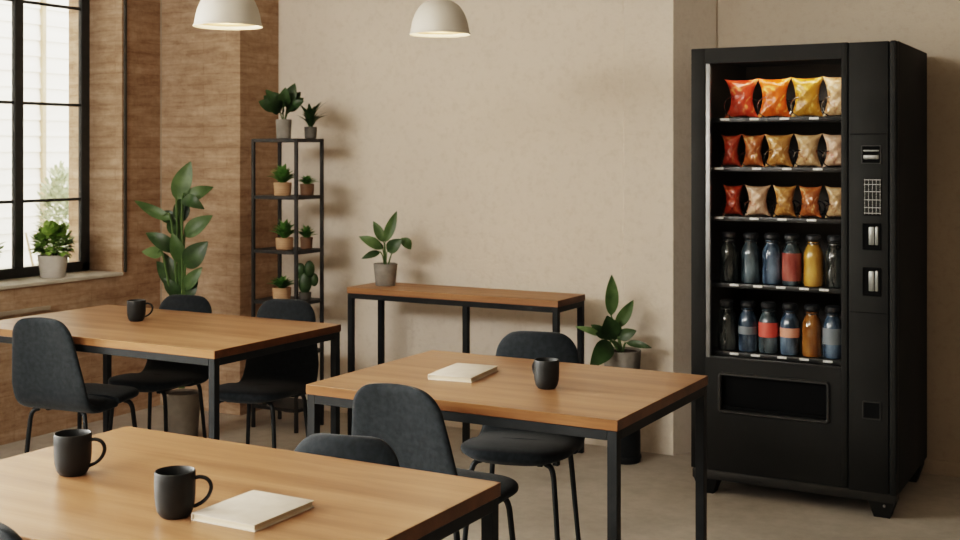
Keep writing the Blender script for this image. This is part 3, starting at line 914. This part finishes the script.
# base rail and feet
bm = nb(); box(bm, MX0 + .004, MX1 - .004, MY0 + .004, MY0 + .05, .062, ZB + .010, .005); vpart('base_rail', bm, 'machine_edge')
for sx, sy in ((0, 0), (1, 0), (0, 1), (1, 1)):
    bm = nb()
    x = MX0 + .06 if sx == 0 else MX1 - .06
    y = MY0 + .05 if sy == 0 else MY1 - .06
    loft(bm, [[(x - .03, y - .03, 0), (x + .03, y - .03, 0), (x + .03, y + .03, 0), (x - .03, y + .03, 0)],
              [(x - .033, y - .033, .012), (x + .033, y - .033, .012), (x + .033, y + .033, .012), (x - .033, y + .033, .012)],
              [(x - .05, y - .044, .064), (x + .05, y - .044, .064), (x + .05, y + .044, .064), (x - .05, y + .044, .064)],
              [(x - .05, y - .044, ZB), (x + .05, y - .044, ZB), (x + .05, y + .044, ZB), (x - .05, y + .044, ZB)]])
    f = vpart('foot', bm, 'machine_black', smooth=False)
    if sx and not sy:
        bm = nb()
        bmesh.ops.create_uvsphere(bm, u_segments=10, v_segments=8, radius=.006)
        bmesh.ops.translate(bm, verts=bm.verts, vec=(x + .012, y - .046, .05))
        vpart('bolt', bm, 'chrome', f)
# shelves, their lips and tags
SH = [1.5615, 1.3565, 1.1500, .8710, .5850]
TAGS = [[-1.575, -1.45, -1.325, -1.205], [-1.60, -1.44, -1.315, -1.19], [-1.60, -1.45, -1.335, -1.215], [-1.535, -1.435, -1.340, -1.245, -1.165], [-1.535, -1.445, -1.335, -1.245, -1.150]]
for z, tg in zip(SH, TAGS):
    bm = nb()
    box(bm, MX0 + .0365, PX - .0065, 4.925, MY1 - .04, z - .004, z + .002)
    box(bm, MX0 + .0365, PX - .0065, 4.918, 4.926, z - .014, z + .006, .002)
    sh = vpart('shelf', bm, 'shelf_grey')
    for x in tg:
        bm = nb(); box(bm, x - .019, x + .019, 4.9155, 4.9185, z - .006, z + .003, .0008, 1)
        vpart('price_tag', bm, 'price_tag', sh)
bm = nb(); box(bm, WX0 + .03, WX1 - .02, 4.925, 4.955, ZT - .048, ZT - .0365, .003); vpart('light_bar', bm, 'case_light')

# ---------------- snack bags
def bag_mesh(w, h, mat, seed, label, x, y, z, rz, lean=.0):
    rb = random.Random(seed)
    bm = nb(); NX, NZ = 14, 16
    fr = []; bk = []
    waist = .25 + rb.uniform(-.04, .05)
    for j in range(NZ + 1):
        v = j / NZ; rf = []; rk = []
        for i in range(NX + 1):
            u = i / NX * 2 - 1
            vv = v * 2 - 1
            ww = w / 2 * (1 - waist * (1 - vv * vv) * 1.3)
            hz = h * v + (abs(u) ** 3) * .008 * (1 if v > .5 else -1) * abs(vv) ** 2
            puff = max(0, (1 - abs(u) ** 2.6)) ** .8 * max(0, (1 - abs(vv) ** 3.4)) ** .75
            th = .026 * puff + .0012
            wr = .0042 * math.sin(u * 5 + seed) * math.sin(vv * 9 + seed * 2) * puff + (.0016 * math.sin(u * 26 + seed) * (abs(vv) ** 4))
            rf.append(bm.verts.new((u * ww, -th - wr, hz))); rk.append(bm.verts.new((u * ww, th - wr * .5, hz)))
        fr.append(rf); bk.append(rk)
    for j in range(NZ):
        for i in range(NX):
            bm.faces.new((fr[j][i], fr[j][i + 1], fr[j + 1][i + 1], fr[j + 1][i]))
            bm.faces.new((bk[j][i], bk[j + 1][i], bk[j + 1][i + 1], bk[j][i + 1]))
        bm.faces.new((fr[j][0], fr[j + 1][0], bk[j + 1][0], bk[j][0])); bm.faces.new((fr[j][NX], bk[j][NX], bk[j + 1][NX], fr[j + 1][NX]))
    for i in range(NX):
        bm.faces.new((fr[0][i], bk[0][i], bk[0][i + 1], fr[0][i + 1])); bm.faces.new((fr[NZ][i], fr[NZ][i + 1], bk[NZ][i + 1], bk[NZ][i]))
    mn = min(v.co.z for v in bm.verts)
    bmesh.ops.translate(bm, verts=bm.verts, vec=(0, 0, -mn))
    o = finish('snack_bag', bm, mat, None)
    o.location = (x, y, z); o.rotation_euler = (lean, 0, rz)
    o['label'] = label; o['category'] = 'snack'; o['group'] = 'snack bags in the vending machine'
    return o
def px2x(px, Y):
    kk = (px - 480) / 1210; d = Y / (math.sin(CAMTH) * kk + math.cos(CAMTH))
    return math.cos(CAMTH) * kk * d - math.sin(CAMTH) * d
def coil(x, r, z, y0, n, pitch):
    pts = []
    for i in range(n * 14 + 1):
        a = 2 * PI * i / 14 + PI * .5
        pts.append((x + r * math.cos(a), y0 + pitch * i / 14, z + r + .002 + r * math.sin(a)))
    bm = nb(); tube(bm, pts, .0026, 6)
    vpart('coil', bm, 'coil_wire')
ROW = ['top', 'second', 'third']
bags = [
    (0, [(-1.525, .148, 'bag_red', 'red snack bag, leftmost in the top row'), (-1.386, .138, 'bag_orange', 'bright orange snack bag, second in the top row'), (-1.250, .132, 'bag_yellow', 'yellow snack bag, third in the top row'), (-1.125, .130, 'bag_cream', 'cream and red snack bag, rightmost in the top row')], .152),
    (1, [(-1.570, .092, 'bag_ember', 'dark red snack bag, leftmost in the second row'), (-1.476, .100, 'bag_brown', 'red-brown snack bag, second in the second row'), (-1.366, .118, 'bag_amber', 'amber snack bag, middle of the second row'), (-1.247, .114, 'bag_cream', 'cream and brown snack bag, fourth in the second row'), (-1.132, .110, 'bag_pink', 'pale pink snack bag, rightmost in the second row')], .124),
    (2, [(-1.562, .088, 'bag_ember', 'dark red snack bag, leftmost in the third row'), (-1.455, .108, 'bag_pink', 'pale snack bag with red base, second in the third row'), (-1.342, .096, 'bag_amber', 'golden snack bag, middle of the third row'), (-1.238, .096, 'bag_brown', 'brown and tan snack bag, fourth in the third row'), (-1.130, .096, 'bag_cream', 'cream snack bag, rightmost in the third row')], .118)]
sd = 1
for r_, row, h in bags:
    for (x, w, mat, lab) in row:
        sd += 1
        bag_mesh(w, h, mat, sd, lab + ' of the vending machine', x, 4.985, SH[r_] + .0045, R(random.uniform(-3, 14)), R(random.uniform(-4, 1)))
        coil(x - w * .16, w * .30, SH[r_] + .004, 4.938, 4, .092)

# ---------------- bottles
def make_bottle(mat, label, lab_mat=None):
    t = thing('bottle', label, 'bottle', (0, 0, 0), 0, 'bottles in the vending machine')
    prof = [(.0, .0), (.030, .0), (.036, .004), (.0385, .014), (.0385, .055), (.0368, .075), (.0372, .092), (.0385, .110), (.0365, .128), (.031, .143), (.0245, .154), (.0225, .160), (.0225, .170), (.0, .170)]
    bm = nb(); lathe(bm, prof, 28, cap0=False, cap1=False); bmesh.ops.remove_doubles(bm, verts=bm.verts, dist=.0004)
    finish('bottle_body', bm, mat, t)
    bm = nb(); lathe(bm, [(.0, .171), (.024, .171), (.0300, .178), (.0300, .190), (.024, .197), (.0, .196)], 28, cap0=False, cap1=False)
    finish('cap', bm, 'bottle_cap', t)
    bm = nb(); lathe(bm, [(.023, .1605), (.0275, .1615), (.0275, .1650), (.023, .166)], 28, cap0=False, cap1=False); finish('neck_ring', bm, 'bottle_cap', t)
    if lab_mat:
        a0, a1 = lab_mat[1], lab_mat[2]
        bm = nb(); lathe(bm, [(.0376, a0), (.0394, a0), (.0394, a1), (.0376, a1)], 28, cap0=False, cap1=False); finish('bottle_label', bm, lab_mat[0], t)
    return t
B1 = [(729, 'drink_black', 'black bottle, leftmost in the upper bottle row', None), (751, 'drink_slate', 'dark slate bottle, second in the upper bottle row', None), (772, 'drink_navy', 'dark blue bottle, third in the upper bottle row', None),
      (792, 'drink_slate', 'dark bottle with dull red label in the upper bottle row', ('drink_red', .02, .125)), (813.5, 'drink_gold', 'golden yellow bottle in the upper bottle row', None), (835, 'drink_black', 'black bottle, rightmost in the upper bottle row', None)]
B2 = [(727, 'drink_black', 'black bottle, leftmost in the lower bottle row', None), (748, 'drink_navy', 'dark blue bottle, second in the lower bottle row', ('label_grey', .07, .10)), (768.5, 'drink_slate', 'dark bottle with bright red label in the lower bottle row', ('label_red', .065, .12)),
      (790, 'drink_navy', 'dark blue bottle with peach label in the lower bottle row', ('label_peach', .07, .105)), (812, 'drink_amber', 'brown amber bottle in the lower bottle row', None), (833, 'drink_navy', 'blue bottle with grey label, rightmost in the lower bottle row', ('label_grey', .055, .115))]
for lev, rowb in ((3, B1), (4, B2)):
    for (p, mat, lab, lm) in rowb:
        b_ = make_bottle(mat, lab + ' of the vending machine', lm)
        b_.location = (px2x(p, 4.975), 4.975, SH[lev] + .0035)
        b_.scale = (1.04, 1.04, 1.08)
        b_.rotation_euler = (0, 0, random.uniform(0, 6))

# ------------------------------------------------------------------ lights
def area(name, loc, rot, sx, sy, power, col, spread=180):
    l = bpy.data.lights.new(name, 'AREA'); l.shape = 'RECTANGLE'; l.size = sx; l.size_y = sy
    l.energy = power; l.color = col; l.spread = math.radians(spread)
    o = bpy.data.objects.new(name, l); COL.objects.link(o); o.location = loc; o.rotation_euler = rot
    return o
# daylight falling through the two windows nearer the camera (out of view on the left)
area('daylight', (XO - .25, 1.475, 1.80), (0, -PI / 2, 0), 2.0, 1.9, 420, (1.0, .965, .91))
area('daylight', (XO - .25, -.95, 1.80), (0, -PI / 2, 0), 2.0, 2.0, 420, (1.0, .965, .91))
# added broad soft fill without a fixture, unseen behind the camera on the left
fo = area('fill_light', (-3.6, -1.9, 2.78), (0, 0, 0), 3.0, .8, 235, (1.0, .965, .915))
fo.rotation_euler = (Vector((-2.9, 5.0, 1.0)) - fo.location).to_track_quat('-Z', 'Y').to_euler()
for o in (l0, l1):
    l = bpy.data.lights.new('lamp_bulb', 'POINT'); l.energy = 2.5; l.color = (1, .78, .52); l.shadow_soft_size = .05
    b_ = bpy.data.objects.new('lamp_bulb', l); COL.objects.link(b_); b_.location = o.location + Vector((0, 0, -.03))
area('case_lamp', (-1.36, 4.93, ZT - .055), (R(18), 0, 0), .46, .03, .75, (1.0, .84, .64))

w = bpy.data.worlds.new('World'); S.world = w; w.use_nodes = True
nt = w.node_tree; nt.nodes.clear()
o = nt.nodes.new('ShaderNodeOutputWorld'); bg = nt.nodes.new('ShaderNodeBackground')
sky = nt.nodes.new('ShaderNodeTexSky'); sky.sky_type = 'HOSEK_WILKIE'; sky.turbidity = 6
sky.sun_direction = Vector((-.3, -.6, .7)).normalized()
hz = mixc(nt, sky.outputs['Color'], (1.0, .97, .92), .85)
nt.links.new(hz, bg.inputs[0]); bg.inputs[1].default_value = 5.0
nt.links.new(bg.outputs[0], o.inputs[0])

# ------------------------------------------------------------------ camera
cd = bpy.data.cameras.new('Camera'); cam = bpy.data.objects.new('Camera', cd); COL.objects.link(cam)
cam.location = (0, 0, 1.42); cam.rotation_euler = (PI / 2, 0, CAMTH)
cd.sensor_width = 36; cd.lens = 36 * 1210 / 960
cd.shift_y = -(270 - 153) / 960
cd.clip_start = .05; cd.clip_end = 100
cd.dof.use_dof = True; cd.dof.focus_distance = 3.2; cd.dof.aperture_fstop = 8
S.camera = cam

S.view_settings.view_transform = 'Filmic'
S.view_settings.look = 'High Contrast'
S.view_settings.exposure = 0.0
S.cycles.use_denoising = True
S.cycles.max_bounces = 8
S.cycles.diffuse_bounces = 5
S.cycles.transparent_max_bounces = 16
S.cycles.sample_clamp_indirect = 6
